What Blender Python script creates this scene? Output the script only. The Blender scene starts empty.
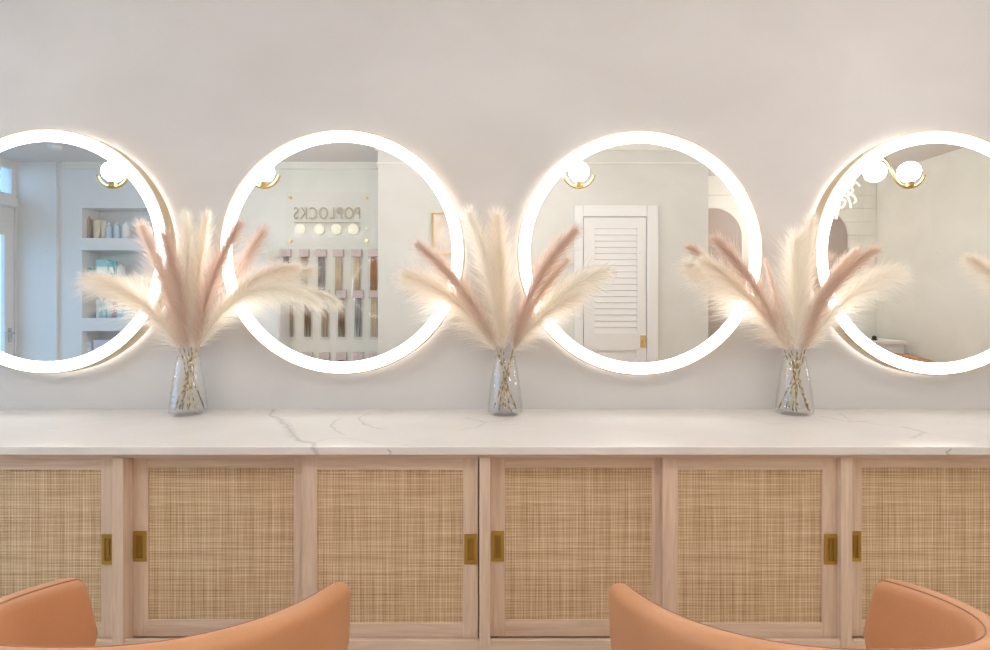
import bpy, bmesh, math, random
import numpy as np
from mathutils import Vector, Matrix
C = bpy.context.scene.collection
PI = math.pi
F = 550.0; CX = 495.0; HY = 300.0; ZC = 1.35

# ------------------------------------------------------------ camera, world, exposure
cam = bpy.data.cameras.new('camera'); co = bpy.data.objects.new('camera', cam); C.objects.link(co)
co.location = (0, 0, ZC); co.rotation_euler = (PI/2, 0, 0)
cam.sensor_width = 36; cam.lens = 36*F/990; cam.shift_y = -25/990; cam.clip_start = .02
bpy.context.scene.camera = co
sc = bpy.context.scene
sc.view_settings.view_transform = 'Standard'; sc.view_settings.look = 'None'
sc.view_settings.gamma = 1; sc.view_settings.use_curve_mapping = False
sc.view_settings.exposure = 0.30
sc.cycles.max_bounces = 14; sc.cycles.diffuse_bounces = 7; sc.cycles.glossy_bounces = 6
sc.cycles.transmission_bounces = 10; sc.cycles.transparent_max_bounces = 24
sc.cycles.caustics_reflective = True; sc.cycles.caustics_refractive = True
sc.cycles.sample_clamp_indirect = 6
w = bpy.data.worlds.new('sky'); sc.world = w; w.use_nodes = True
w.node_tree.nodes['Background'].inputs[0].default_value = (.36, .66, 1, 1)
w.node_tree.nodes['Background'].inputs[1].default_value = 2.3
GLOBE_E = 24.5; RING_E = 6.0; BACK_E = 4.5
def portal(name, loc, sx, sy):
    l = bpy.data.lights.new(name, 'AREA'); l.shape = 'RECTANGLE'; l.size = sx; l.size_y = sy
    l.cycles.is_portal = True
    o = bpy.data.objects.new(name, l); C.objects.link(o); o.location = loc; o.rotation_euler = (0, -PI/2, 0)
portal('window_daylight', (-4.98, 1.1, 1.5), 2.4, 2.0)
portal('door_daylight', (-4.98, -.55, 1.4), 2.6, .8)

# ------------------------------------------------------------ pixel helpers
def W(px, py, Y): return Vector(((px-CX)*Y/F, Y, ZC-(py-HY)*Y/F))
def WX(px, Y): return (px-CX)*Y/F
def WZ(py, Y): return ZC-(py-HY)*Y/F
YW = 2.32; YM = 2.25; ZT = .89
def RX(px, Yv): return (px-CX)*Yv/F          # things seen in a mirror: Yv = path length, real Y = 2*YM - Yv

# ------------------------------------------------------------ materials
def mat(name, col=(.8,.8,.8), rough=.5, metal=0, spec=.5, emit=None, es=0, trans=0):
    m = bpy.data.materials.new(name); m.use_nodes = True
    b = m.node_tree.nodes['Principled BSDF']
    b.inputs['Base Color'].default_value = (*col, 1); b.inputs['Roughness'].default_value = rough
    b.inputs['Metallic'].default_value = metal; b.inputs['Specular IOR Level'].default_value = spec
    b.inputs['Transmission Weight'].default_value = trans
    if emit:
        b.inputs['Emission Color'].default_value = (*emit, 1); b.inputs['Emission Strength'].default_value = es
    return m
def nd(m, t, **k):
    n = m.node_tree.nodes.new(t)
    for a, v in k.items():
        if a.startswith('i_'):
            key = a[2:]; key = int(key) if key.isdigit() else key.replace('_', ' ')
            n.inputs[key].default_value = v
        else: setattr(n, a, v)
    return n
def lk(m, a, b): m.node_tree.links.new(a, b)
def ramp(m, fac, stops):
    r = nd(m, 'ShaderNodeValToRGB'); e = r.color_ramp.elements
    while len(e) < len(stops): e.new(.5)
    for q, (p, c) in zip(e, stops): q.position = p; q.color = (*c, 1)
    lk(m, fac, r.inputs[0]); return r.outputs[0]
def noise_mat(name, stops, scale=(1,1,1), nscale=3, detail=4, rough=.6, bump=0, bscale=None, spec=.4, dist=0):
    m = mat(name, rough=rough, spec=spec); b = m.node_tree.nodes['Principled BSDF']
    tc = nd(m, 'ShaderNodeTexCoord'); mp = nd(m, 'ShaderNodeMapping'); mp.inputs['Scale'].default_value = scale
    lk(m, tc.outputs['Object'], mp.inputs[0])
    n = nd(m, 'ShaderNodeTexNoise'); n.inputs['Scale'].default_value = nscale; n.inputs['Detail'].default_value = detail
    n.inputs['Distortion'].default_value = dist
    lk(m, mp.outputs[0], n.inputs['Vector']); lk(m, ramp(m, n.outputs[0], stops), b.inputs['Base Color'])
    if bump:
        n2 = nd(m, 'ShaderNodeTexNoise'); n2.inputs['Scale'].default_value = bscale or nscale*4; n2.inputs['Detail'].default_value = 6
        lk(m, mp.outputs[0], n2.inputs['Vector'])
        bp = nd(m, 'ShaderNodeBump'); bp.inputs['Strength'].default_value = bump; bp.inputs['Distance'].default_value = .01
        lk(m, n2.outputs[0], bp.inputs['Height']); lk(m, bp.outputs[0], b.inputs['Normal'])
    return m
M = {}
M['plaster'] = noise_mat('plaster', [(.3, (.595,.58,.575)), (.7, (.65,.64,.64))], (1,1,1.6), 1.6, 6, .75, .08, 9, .25, .4)
M['backwall'] = noise_mat('limewash', [(.3, (.78,.775,.71)), (.7, (.85,.845,.79))], (1,1,1), 2.2, 7, .75, .08, 8, .25, .6)
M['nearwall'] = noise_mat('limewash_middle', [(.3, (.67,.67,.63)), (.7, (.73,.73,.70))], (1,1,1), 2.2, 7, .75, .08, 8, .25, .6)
M['white'] = mat('white_paint', (.80,.80,.79), .5)
M['ceil'] = mat('ceiling_paint', (.74,.70,.68), .8)
M['floor'] = noise_mat('floor_boards', [(.3, (.62,.50,.38)), (.7, (.72,.61,.48))], (12,1,1), 1.5, 5, .45, .05)
M['brass'] = mat('brass', (.80,.58,.25), .28, 1)
M['rim_brass'] = mat('satin_brass', (.70,.58,.40), .4, 1)
M['brass_dull'] = mat('aged_brass', (.50,.33,.08), .42, 1)
M['brass_shaded'] = mat('aged_brass_shaded', (.40,.25,.06), .5, 1)  # darker copy of the aged brass, shade of the pull recess put into the colour
M['globe'] = mat('opal_globe', (1,1,1), .3, emit=(1,.975,.95), es=GLOBE_E)
M['ring'] = mat('led_diffuser', (1,1,1), .4, emit=(1,.98,.95), es=RING_E)
M['back'] = mat('led_backlight', (1,1,1), .4, emit=(1,.92,.83), es=BACK_E)
M['mirror'] = mat('silvered_glass', (.95,.955,.945), .0, 1)
M['leather'] = noise_mat('tan_leather', [(.3, (.58,.28,.135)), (.7, (.63,.315,.16))], (1,1,1), 6, 5, .42, .06, 120, .45)
M['leather_seam'] = mat('leather_piping', (.38,.18,.10), .5)
M['chrome'] = mat('brushed_steel', (.7,.7,.7), .25, 1)
M['dark'] = mat('dark_gap', (.05,.04,.03), .8)
M['taupe'] = mat('taupe_paint', (.42,.35,.31), .7)
M['stem'] = noise_mat('plume_stem', [(.42, (.24,.16,.05)), (.55, (.66,.56,.36))], (1,1,1), 60, 1, .6)  # dark and pale bands imitate stems broken up by refraction in the vase
M['black'] = mat('black_plastic', (.03,.03,.03), .4)

def wood(name, a, b_, sc_=(26,26,1.4), c=None):
    m = mat(name, rough=.5, spec=.35); bs = m.node_tree.nodes['Principled BSDF']
    tc = nd(m, 'ShaderNodeTexCoord'); mp = nd(m, 'ShaderNodeMapping'); mp.inputs['Scale'].default_value = sc_
    lk(m, tc.outputs['Object'], mp.inputs[0])
    n = nd(m, 'ShaderNodeTexNoise'); n.inputs['Scale'].default_value = 2.0; n.inputs['Detail'].default_value = 7; n.inputs['Distortion'].default_value = 1.2
    n.inputs['Roughness'].default_value = .62
    lk(m, mp.outputs[0], n.inputs['Vector'])
    lk(m, ramp(m, n.outputs[0], [(.3, a), (.68, b_)]), bs.inputs['Base Color'])
    bp = nd(m, 'ShaderNodeBump'); bp.inputs['Strength'].default_value = .12; bp.inputs['Distance'].default_value = .003
    lk(m, n.outputs[0], bp.inputs['Height']); lk(m, bp.outputs[0], bs.inputs['Normal'])
    return m
M['oak'] = wood('pale_oak', (.61,.465,.355), (.79,.635,.505))
M['oak_h'] = wood('pale_oak_rail', (.61,.465,.355), (.79,.635,.505), (1.4,26,26))

def rattan():
    m = mat('woven_rattan', rough=.6, spec=.3); bs = m.node_tree.nodes['Principled BSDF']
    tc = nd(m, 'ShaderNodeTexCoord'); sp = nd(m, 'ShaderNodeSeparateXYZ'); lk(m, tc.outputs['Object'], sp.inputs[0])
    def strand_noise(sx, sz, seedy):
        mp = nd(m, 'ShaderNodeMapping'); mp.inputs['Scale'].default_value = (sx, 1, sz); mp.inputs['Location'].default_value = (0, seedy, 0)
        lk(m, tc.outputs['Object'], mp.inputs[0])
        n = nd(m, 'ShaderNodeTexNoise'); n.inputs['Scale'].default_value = 1; n.inputs['Detail'].default_value = 3; n.inputs['Roughness'].default_value = .65
        lk(m, mp.outputs[0], n.inputs['Vector']); return n.outputs[0]
    def wave(axis, per):
        w1 = nd(m, 'ShaderNodeMath', operation='MULTIPLY'); w1.inputs[1].default_value = 2*PI/per; lk(m, sp.outputs[axis], w1.inputs[0])
        s = nd(m, 'ShaderNodeMath', operation='SINE'); lk(m, w1.outputs[0], s.inputs[0]); return s.outputs[0]
    vx = strand_noise(290, 4, 3.1); hz = strand_noise(5, 290, 7.7)       # per strand tone
    vx2 = strand_noise(38, 1.5, 13.1); hz2 = strand_noise(2, 30, 17.7)     # broader bands
    wx = wave(0, .0100); wz = wave(2, .0092)
    def mad(a, k, b):
        n = nd(m, 'ShaderNodeMath', operation='MULTIPLY_ADD'); lk(m, a, n.inputs[0]); n.inputs[1].default_value = k
        if isinstance(b, float): n.inputs[2].default_value = b
        else: lk(m, b, n.inputs[2])
        return n.outputs[0]
    v = mad(vx, .92, -.73); v = mad(hz, .92, v); v = mad(vx2, .34, v); v = mad(hz2, .28, v)
    v = mad(wx, .075, v); v = mad(wz, .075, v)
    # v centred near .5
    lk(m, ramp(m, v, [(.0, (.20,.10,.045)), (.27, (.47,.315,.18)), (.50, (.62,.45,.28)), (.85, (.84,.71,.52))]), bs.inputs['Base Color'])
    mul = nd(m, 'ShaderNodeMath', operation='MULTIPLY'); lk(m, wx, mul.inputs[0]); lk(m, wz, mul.inputs[1])
    bp = nd(m, 'ShaderNodeBump'); bp.inputs['Strength'].default_value = .35; bp.inputs['Distance'].default_value = .002
    lk(m, mul.outputs[0], bp.inputs['Height']); lk(m, bp.outputs[0], bs.inputs['Normal'])
    return m
M['rattan'] = rattan()

def marble():
    m = mat('veined_marble', rough=.13, spec=.5); bs = m.node_tree.nodes['Principled BSDF']
    tc = nd(m, 'ShaderNodeTexCoord'); sp = nd(m, 'ShaderNodeSeparateXYZ'); lk(m, tc.outputs['Object'], sp.inputs[0])
    add = nd(m, 'ShaderNodeMath', operation='ADD'); lk(m, sp.outputs[1], add.inputs[0]); lk(m, sp.outputs[2], add.inputs[1])
    cb = nd(m, 'ShaderNodeCombineXYZ'); lk(m, sp.outputs[0], cb.inputs[0]); lk(m, add.outputs[0], cb.inputs[1])
    nz = nd(m, 'ShaderNodeTexNoise'); nz.inputs['Scale'].default_value = 22; nz.inputs['Detail'].default_value = 6
    lk(m, cb.outputs[0], nz.inputs['Vector'])
    off = nd(m, 'ShaderNodeVectorMath', operation='MULTIPLY_ADD'); off.inputs[1].default_value = (.035, .05, 0)
    off.inputs[2].default_value = (-.0175, -.025, 0); lk(m, nz.outputs['Color'], off.inputs[0])
    P = nd(m, 'ShaderNodeVectorMath', operation='ADD'); lk(m, cb.outputs[0], P.inputs[0]); lk(m, off.outputs[0], P.inputs[1])
    def pt(p):
        px, py = p
        if py < 447.2:
            Y = (ZC-ZT)*F/(py-HY); return ((px-CX)*Y/F, Y+ZT)
        Y = 1.721; return ((px-CX)*Y/F, Y+ZC-(py-HY)*Y/F)
    veins = [([(274,409),(270,415),(279,419),(287,425),(291,431),(294,437),(300,441),(313,443),(314,448),(317,454)], .012, .42),
        ([(279,419),(287,425),(291,431),(293,437)], .022, .30),
        ([(318,441),(330,438),(345,438),(376,443)], .005, .25), ([(344,435),(335,431),(331,425),(335,420),(341,418)], .008, .32),
        ([(322,411),(335,412.5),(348,415)], .006, .2), ([(370,413),(358,418),(363,423),(372,427),(384,429)], .008, .36),
        ([(465,418),(472,419.5),(486,422),(496,421),(508,420)], .006, .33), ([(486,422),(478,427),(465,429),(458,430)], .007, .26),
        ([(490,424),(505,425),(522,425)], .005, .2), ([(820,416),(850,422),(866,421)], .006, .32), ([(836,412),(852,421)], .005, .25),
        ([(750,419),(770,424),(800,423)], .005, .15), ([(905,427),(915,430),(925,433),(912,438)], .014, .25),
        ([(862,422),(905,428),(940,435),(978,441)], .005, .25), ([(951,448),(946,450.5),(950,454)], .004, .6),
        ([(389,447.5),(391,450),(389,454)], .004, .6), ([(50,428),(60,429),(80,427),(115,422)], .006, .14), ([(700,411),(735,417),(772,423)], .005, .14),
        ([(150,412),(200,416),(240,413)], .005, .08), ([(560,440),(600,430),(640,425)], .005, .06)]
    cur = None
    for pts, wd, st in veins:
        for a, b in zip(pts, pts[1:]):
            a = pt(a); b = pt(b); dx, dy = b[0]-a[0], b[1]-a[1]; L2 = dx*dx+dy*dy
            s = nd(m, 'ShaderNodeVectorMath', operation='SUBTRACT'); lk(m, P.outputs[0], s.inputs[0]); s.inputs[1].default_value = (*a, 0)
            d = nd(m, 'ShaderNodeVectorMath', operation='DOT_PRODUCT'); lk(m, s.outputs[0], d.inputs[0]); d.inputs[1].default_value = (dx/L2, dy/L2, 0)
            c = nd(m, 'ShaderNodeClamp'); lk(m, d.outputs['Value'], c.inputs[0])
            q = nd(m, 'ShaderNodeVectorMath', operation='SCALE'); q.inputs[0].default_value = (-dx, -dy, 0); lk(m, c.outputs[0], q.inputs['Scale'])
            r = nd(m, 'ShaderNodeVectorMath', operation='ADD'); lk(m, s.outputs[0], r.inputs[0]); lk(m, q.outputs[0], r.inputs[1])
            l = nd(m, 'ShaderNodeVectorMath', operation='LENGTH'); lk(m, r.outputs[0], l.inputs[0])
            k = nd(m, 'ShaderNodeMath', operation='MULTIPLY_ADD'); lk(m, l.outputs['Value'], k.inputs[0]); k.inputs[1].default_value = -st/wd; k.inputs[2].default_value = st
            if cur is None: cur = k.outputs[0]
            else:
                x = nd(m, 'ShaderNodeMath', operation='MAXIMUM'); lk(m, cur, x.inputs[0]); lk(m, k.outputs[0], x.inputs[1]); cur = x.outputs[0]
    z = nd(m, 'ShaderNodeMath', operation='MAXIMUM'); lk(m, cur, z.inputs[0]); z.inputs[1].default_value = 0
    big = nd(m, 'ShaderNodeTexNoise'); big.inputs['Scale'].default_value = 2.2; big.inputs['Detail'].default_value = 5; lk(m, cb.outputs[0], big.inputs['Vector'])
    base = ramp(m, big.outputs[0], [(.35, (.72,.70,.67)), (.65, (.78,.765,.745))])
    mx = nd(m, 'ShaderNodeMix', data_type='RGBA'); lk(m, z.outputs[0], mx.inputs[0]); lk(m, base, mx.inputs[6]); mx.inputs[7].default_value = (.22,.22,.22,1)
    lk(m, mx.outputs[2], bs.inputs['Base Color'])
    return m
M['marble'] = marble()

def glass(name, edge=.75, base=.04, tint=(1,1,1), bump=False, dif=0):
    m = bpy.data.materials.new(name); m.use_nodes = True; nt = m.node_tree; nt.nodes.clear()
    out = nt.nodes.new('ShaderNodeOutputMaterial'); tr = nt.nodes.new('ShaderNodeBsdfTransparent'); tr.inputs[0].default_value = (*tint, 1)
    gl = nt.nodes.new('ShaderNodeBsdfGlossy'); gl.inputs['Roughness'].default_value = .04
    lw = nt.nodes.new('ShaderNodeLayerWeight'); lw.inputs[0].default_value = .5
    p = nt.nodes.new('ShaderNodeMath'); p.operation = 'POWER'; nt.links.new(lw.outputs['Facing'], p.inputs[0]); p.inputs[1].default_value = 3
    q = nt.nodes.new('ShaderNodeMath'); q.operation = 'MULTIPLY_ADD'; nt.links.new(p.outputs[0], q.inputs[0]); q.inputs[1].default_value = edge; q.inputs[2].default_value = base
    mx = nt.nodes.new('ShaderNodeMixShader'); nt.links.new(q.outputs[0], mx.inputs[0])
    nt.links.new(tr.outputs[0], mx.inputs[1]); nt.links.new(gl.outputs[0], mx.inputs[2]); nt.links.new(mx.outputs[0], out.inputs[0])
    if bump:
        tc = nt.nodes.new('ShaderNodeTexCoord'); v = nt.nodes.new('ShaderNodeTexVoronoi'); v.inputs['Scale'].default_value = 55
        nt.links.new(tc.outputs['Object'], v.inputs['Vector']); bp = nt.nodes.new('ShaderNodeBump'); bp.inputs['Strength'].default_value = .35; bp.inputs['Distance'].default_value = .004
        nt.links.new(v.outputs[0], bp.inputs['Height']); nt.links.new(bp.outputs[0], gl.inputs['Normal'])
    return m
M['pane'] = glass('window_pane')
M['vase'] = glass('cut_glass', .42, .075, (1,1,1), True)
M['acrylic'] = glass('acrylic_sheet', .25, .006)
M['sleeve'] = glass('clear_film', .4, .03)
def plume_mat(name, c):
    m = bpy.data.materials.new(name); m.use_nodes = True; nt = m.node_tree; nt.nodes.clear()
    out = nt.nodes.new('ShaderNodeOutputMaterial'); d = nt.nodes.new('ShaderNodeBsdfDiffuse'); t = nt.nodes.new('ShaderNodeBsdfTranslucent')
    mx = nt.nodes.new('ShaderNodeMixShader'); mx.inputs[0].default_value = .5
    d.inputs[0].default_value = (*c, 1); t.inputs[0].default_value = (*[min(1, x*1.08) for x in c], 1)
    nt.links.new(d.outputs[0], mx.inputs[1]); nt.links.new(t.outputs[0], mx.inputs[2]); nt.links.new(mx.outputs[0], out.inputs[0])
    return m
M['cream'] = plume_mat('cream_plume', (.95,.885,.81))
M['ivory'] = plume_mat('ivory_plume', (.96,.915,.855))
M['pink'] = plume_mat('dusty_pink_plume', (.80,.67,.585))
M['mauve'] = plume_mat('mauve_plume', (.88,.78,.70))

# ------------------------------------------------------------ mesh helpers
def tag(o, label=None, cat=None, group=None, kind=None):
    if label: o['label'] = label
    if cat: o['category'] = cat
    if group: o['group'] = group
    if kind: o['kind'] = kind
    return o
def empty(name, loc, label, cat, group=None, rz=0):
    o = bpy.data.objects.new(name, None); C.objects.link(o); o.location = loc; o.rotation_euler = (0,0,rz); o.empty_display_size = .05
    return tag(o, label, cat, group)
def link(name, me, m, parent=None, loc=None, smooth=False):
    o = bpy.data.objects.new(name, me); C.objects.link(o)
    for x in (m if isinstance(m, (list, tuple)) else [m]): me.materials.append(M[x])
    if parent: o.parent = parent
    if loc is not None: o.location = loc
    if smooth:
        for p in me.polygons: p.use_smooth = True
    return o
class MB:
    def __init__(s): s.v = []; s.f = []; s.mi = []
    def add(s, vs, fs, mi=0):
        b = len(s.v); s.v += [tuple(x) for x in vs]; s.f += [tuple(b+i for i in q) for q in fs]; s.mi += [mi]*len(fs); return s
    def box(s, x0, x1, y0, y1, z0, z1, b=0, mi=0):
        if b <= 0:
            vs = [(x,y,z) for z in (z0,z1) for y in (y0,y1) for x in (x0,x1)]
            return s.add(vs, [(0,2,3,1),(4,5,7,6),(0,1,5,4),(2,6,7,3),(0,4,6,2),(1,3,7,5)], mi)
        bm = bmesh.new(); bmesh.ops.create_cube(bm, size=1)
        for v in bm.verts: v.co = Vector(((x0+x1)/2+v.co.x*(x1-x0), (y0+y1)/2+v.co.y*(y1-y0), (z0+z1)/2+v.co.z*(z1-z0)))
        bmesh.ops.bevel(bm, geom=bm.edges[:], offset=b, segments=2, affect='EDGES', profile=.6)
        bm.verts.index_update(); s.add([v.co.copy() for v in bm.verts], [[v.index for v in f.verts] for f in bm.faces], mi); bm.free(); return s
    def lathe(s, prof, n=32, c=(0,0,0), axis='z', mi=0, closed=False):
        vs = []; fs = []
        for r, h in prof:
            for k in range(n):
                a = 2*PI*k/n; x, y = r*math.cos(a), r*math.sin(a)
                vs.append((c[0]+x, c[1]+y, c[2]+h) if axis == 'z' else (c[0]+x, c[1]+h, c[2]+y))
        R = len(prof)
        for i in range(R if closed else R-1):
            j = (i+1) % R
            for k in range(n):
                k2 = (k+1) % n; q = (i*n+k, i*n+k2, j*n+k2, j*n+k)
                fs.append(q if axis == 'z' else q[::-1])
        return s.add(vs, fs, mi)
    def tube(s, pts, r, n=8, mi=0, cap=True):
        pts = [Vector(p) for p in pts]; rs = r if isinstance(r, (list, tuple)) else [r]*len(pts)
        vs = []; fs = []; up = Vector((0,0,1)); prev = None
        for i, p in enumerate(pts):
            t = (pts[min(i+1,len(pts)-1)]-pts[max(i-1,0)]).normalized()
            if prev is None:
                a = t.cross(up)
                if a.length < .1: a = t.cross(Vector((1,0,0)))
            else: a = prev - t*prev.dot(t)
            a.normalize(); prev = a; b = t.cross(a)
            for k in range(n):
                th = 2*PI*k/n; vs.append(p+(a*math.cos(th)+b*math.sin(th))*rs[i])
        for i in range(len(pts)-1):
            for k in range(n):
                k2 = (k+1) % n; fs.append((i*n+k, i*n+k2, (i+1)*n+k2, (i+1)*n+k))
        if cap: fs.append(tuple(range(n))[::-1]); fs.append(tuple((len(pts)-1)*n+k for k in range(n)))
        return s.add(vs, fs, mi)
    def sphere(s, c, r, n=24, m=14, mi=0, sz=1):
        return s.lathe([(max(1e-4, r*math.sin(PI*i/m)), -r*sz*math.cos(PI*i/m)) for i in range(m+1)], n, c, 'z', mi)
    def prism(s, outline, y0, y1, mi=0):          # outline in x,z (counter clockwise seen from -y)
        n = len(outline); vs = [(x, y0, z) for x, z in outline]+[(x, y1, z) for x, z in outline]
        fs = [tuple(range(n)), tuple(range(2*n-1, n-1, -1))]+[(i, n+i, n+(i+1) % n, (i+1) % n) for i in range(n)]
        return s.add(vs, fs, mi)
    def mesh(s, name):
        me = bpy.data.meshes.new(name); me.from_pydata(s.v, [], s.f); me.polygons.foreach_set('material_index', s.mi)
        return me
    def build(s, name, m, parent=None, loc=None, smooth=False, origin=None):
        if origin is not None:
            ox, oy, oz = origin; s.v = [(x-ox, y-oy, z-oz) for x, y, z in s.v]; loc = origin
        me = s.mesh(name)
        if smooth == 'auto':
            o = link(name, me, m, parent, loc, True); me.set_sharp_from_angle(angle=math.radians(35)); return o
        return link(name, me, m, parent, loc, smooth)
def box(name, m, d, parent=None, b=0, kind=None):
    o = MB().box(*d, b).build(name, m, parent)
    if kind: o['kind'] = kind
    return o
def copy_tree(o, parent=None):
    c = o.copy(); C.objects.link(c); c.parent = parent
    for ch in list(o.children): copy_tree(ch, c)
    return c
def relabel(o, label, group=None):
    o['label'] = label
    if group: o['group'] = group

# ------------------------------------------------------------ the room
XL, XR, YB, ZH = -4.85, 4.3, -1.7, 2.75
box('floor', 'floor', (XL-.15, XR+.15, YB-.15, YW+.15, -.1, 0), kind='structure')
box('ceiling', 'ceil', (XL-.15, XR+.15, YB-.15, YW+.15, ZH, ZH+.1), kind='structure')
box('wall_front', 'plaster', (XL-.15, XR+.15, YW, YW+.15, 0, ZH), kind='structure')
box('wall_right', 'backwall', (XR, XR+.15, YB-.15, YW, 0, ZH), kind='structure')
box('wall_back', 'backwall', (1.9, XR, YB-.15, YB, 0, ZH), kind='structure')
YN = 2*YM-4.9; YF = 2*YM-5.6        # near wall -.40, far wall -1.10
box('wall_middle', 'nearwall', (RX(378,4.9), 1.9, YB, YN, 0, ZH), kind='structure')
wl = MB()                            # far-left wall with four shelf niches
nx0, nx1 = RX(82,5.6), RX(176,5.6)
nz = [WZ(y, 5.6) for y in (208,238,250,279,291,318,331,361)]
wl.box(XL, nx0, YF-.3, YF, 0, ZH).box(nx1, nx1+.12, YF-.3, YF, 0, ZH).box(nx0, nx1, YF-.3, YF, nz[0], ZH)
for a, b in ((1,2),(3,4),(5,6)): wl.box(nx0, nx1, YF-.3, YF, nz[b], nz[a])
wl.box(nx0, nx1, YF-.3, YF, 0, nz[7]).box(nx0, nx1, YF-.3, YF-.24, nz[7], nz[0])
wl.build('wall_niches', 'white')['kind'] = 'structure'
box('wall_display', 'backwall', (nx1+.12, RX(378,4.9), YF-.3, YF, 0, ZH), kind='structure')
box('wall_pier', 'white', (XL, RX(57,5.58), YF, YF+.025, 0, ZH), kind='structure')
# crown mouldings and skirting of the back walls
tr = MB(); tr.box(RX(57,5.5), RX(378,4.9), YF, YF+.03, 2.68, ZH); tr.build('trim_1', 'backwall')['kind'] = 'structure'
tr = MB(); tr.box(RX(378,4.9)-.02, 1.92, YN, YN+.03, 2.68, ZH).box(RX(378,4.9)-.02, 1.92, YN, YN+.015, 2.56, 2.575); tr.build('trim_2', 'backwall')['kind'] = 'structure'
for nm, d in (('baseboard_middle', (-1.04,.70,YN,YN+.015,0,.12)), ('baseboard_niches', (XL+.5,-1.05,YF,YF+.015,0,.12)), ('baseboard_right', (XR-.015,XR,YB,YW,0,.12)), ('baseboard_back', (1.9,XR-.015,YB,YB+.015,0,.12))):
    box(nm, 'white', d, kind='structure')
tr = MB()
for k in range(17): tr.box(1.9, XR-.02, YB, YB+.012, .13+k*.15, .275+k*.15)
tr.build('trim_3', 'backwall')['kind'] = 'structure'
# window wall on the left
WY0, WY1 = .15, 2.1; DY0, DY1 = -1.06, -.1
wl = MB()
wl.box(XL-.15, XL, YB-.15, DY0, 0, ZH).box(XL-.15, XL, DY1, WY0, 0, ZH).box(XL-.15, XL, WY1, YW, 0, ZH)
wl.box(XL-.15, XL, DY0, DY1, 2.70, ZH).box(XL-.15, XL, DY0, DY1, 2.28, 2.38).box(XL-.15, XL, WY0, WY1, 2.65, ZH).box(XL-.15, XL, WY0, WY1, 0, .3)
wl.build('wall_left', 'white')['kind'] = 'structure'
def window(name, y0, y1, z0, z1, nv):
    f = MB(); t = .035; xa, xb = XL-.045, XL-.004
    f.box(xa, xb, y0, y1, z0, z0+t).box(xa, xb, y0, y1, z1-t, z1).box(xa, xb, y0, y0+t, z0+t, z1-t).box(xa, xb, y1-t, y1, z0+t, z1-t)
    for k in range(1, nv):
        y = y0+(y1-y0)*k/nv; f.box(xa, xb, y-t/2, y+t/2, z0+t, z1-t)
    o = f.build(name, 'white'); o['kind'] = 'structure'
    MB().box(XL-.028, XL-.022, y0+t, y1-t, z0+t, z1-t).build('pane', 'pane', o)
window('window_1', WY0, WY1, .3, 2.65, 2); window('window_2', DY0, DY1, 2.38, 2.70, 1)
d = MB(); xa, xb = XL-.05, XL-.006
d.box(xa, xb, DY0+.01, DY0+.11, .01, 2.27).box(xa, xb, DY1-.11, DY1-.01, .01, 2.27).box(xa, xb, DY0+.11, DY1-.11, .01, .25).box(xa, xb, DY0+.11, DY1-.11, 2.0, 2.27)
for k in range(4): d.box(xb, xb+.006, DY0+.05, DY1-.05, 2.02+k*.055, 2.06+k*.055)
do = d.build('door_1', 'white'); do['kind'] = 'structure'
MB().box(XL-.032, XL-.026, DY0+.11, DY1-.11, .25, 2.0).build('pane', 'pane', do)
h = MB(); h.box(xb, xb+.012, DY0+.045, DY0+.075, .93, 1.07, .003).tube([(xb+.01,DY0+.06,1.02),(xb+.05,DY0+.06,1.02),(xb+.055,DY0+.17,1.02)], .008, 8)
h.build('door_handle', 'chrome', do)
box('trim_4', 'white', (XL, XL+.02, DY1, DY1+.09, 0, 2.72), kind='structure')
box('trim_5', 'white', (XL, XL+.03, DY0, DY1, 2.29, 2.37), kind='structure')
box('pavement', 'plaster', (-14, XL-.15, -10, 10, -.12, -.02), kind='structure')
rng = np.random.default_rng(5)

# a street tree beyond the transom
def street_tree():
    t = empty('street_tree', (-9.5, -4.2, -.02), 'green leafy street tree outside the glazed entrance door, seen in the leftmost mirror', 'tree')
    MB().tube([(0,0,0),(0,.02,1.2),(.05,0,2.6),(.1,0,3.8)], [.12,.1,.08,.03], 10).build('trunk', 'stem', t)
    g = MB()
    M['leaf'] = noise_mat('green_leaves', [(.3, (.05,.16,.03)), (.7, (.22,.42,.10))], (1,1,1), 3)
    for k in range(1800):
        u = rng.normal(size=3); u /= np.linalg.norm(u); p = Vector(u*rng.uniform(.6,1)*1.5)+Vector((.1,0,3.9))
        a = Vector(rng.normal(size=3)).normalized()*.07; b = a.cross(Vector(rng.normal(size=3))).normalized()*.04
        g.add([p-a, p-b, p+a, p+b], [(0,1,2,3)])
    g.build('crown', 'leaf', t)
street_tree()

# louvred closet door seen in the third mirror
L0, L1 = RX(583,4.9), RX(645,4.9); LT = WZ(218, 4.9)
d = MB(); y0, y1 = YN+.002, YN+.036
pz0, pz1 = WZ(333,4.9), WZ(229,4.9); px0, px1 = RX(594,4.9), RX(636,4.9)
d.box(L0, px0, y0, y1, .01, LT).box(px1, L1, y0, y1, .01, LT).box(px0, px1, y0, y1, pz1, LT).box(px0, px1, y0, y1, pz0-.15, pz0).box(px0, px1, y0, y1, .01, .18)
d.box(px0, px1, y0, y1-.02, .18, pz0-.15)
o2 = d.build('door_2', 'white'); o2['kind'] = 'structure'
s = MB(); n = 17
for k in range(n):
    z = pz0+(pz1-pz0)*k/n; h = (pz1-pz0)/n
    s.add([(px0,y1-.004,z),(px1,y1-.004,z),(px1,y1-.016,z+h*1.05),(px0,y1-.016,z+h*1.05),(px0,y1-.012,z-.004),(px1,y1-.012,z-.004),(px1,y0,z+h*1.05),(px0,y0,z+h*1.05)],
          [(0,1,2,3),(7,6,5,4),(0,4,5,1),(2,6,7,3)])
s.build('louvre', 'white', o2)
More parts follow.
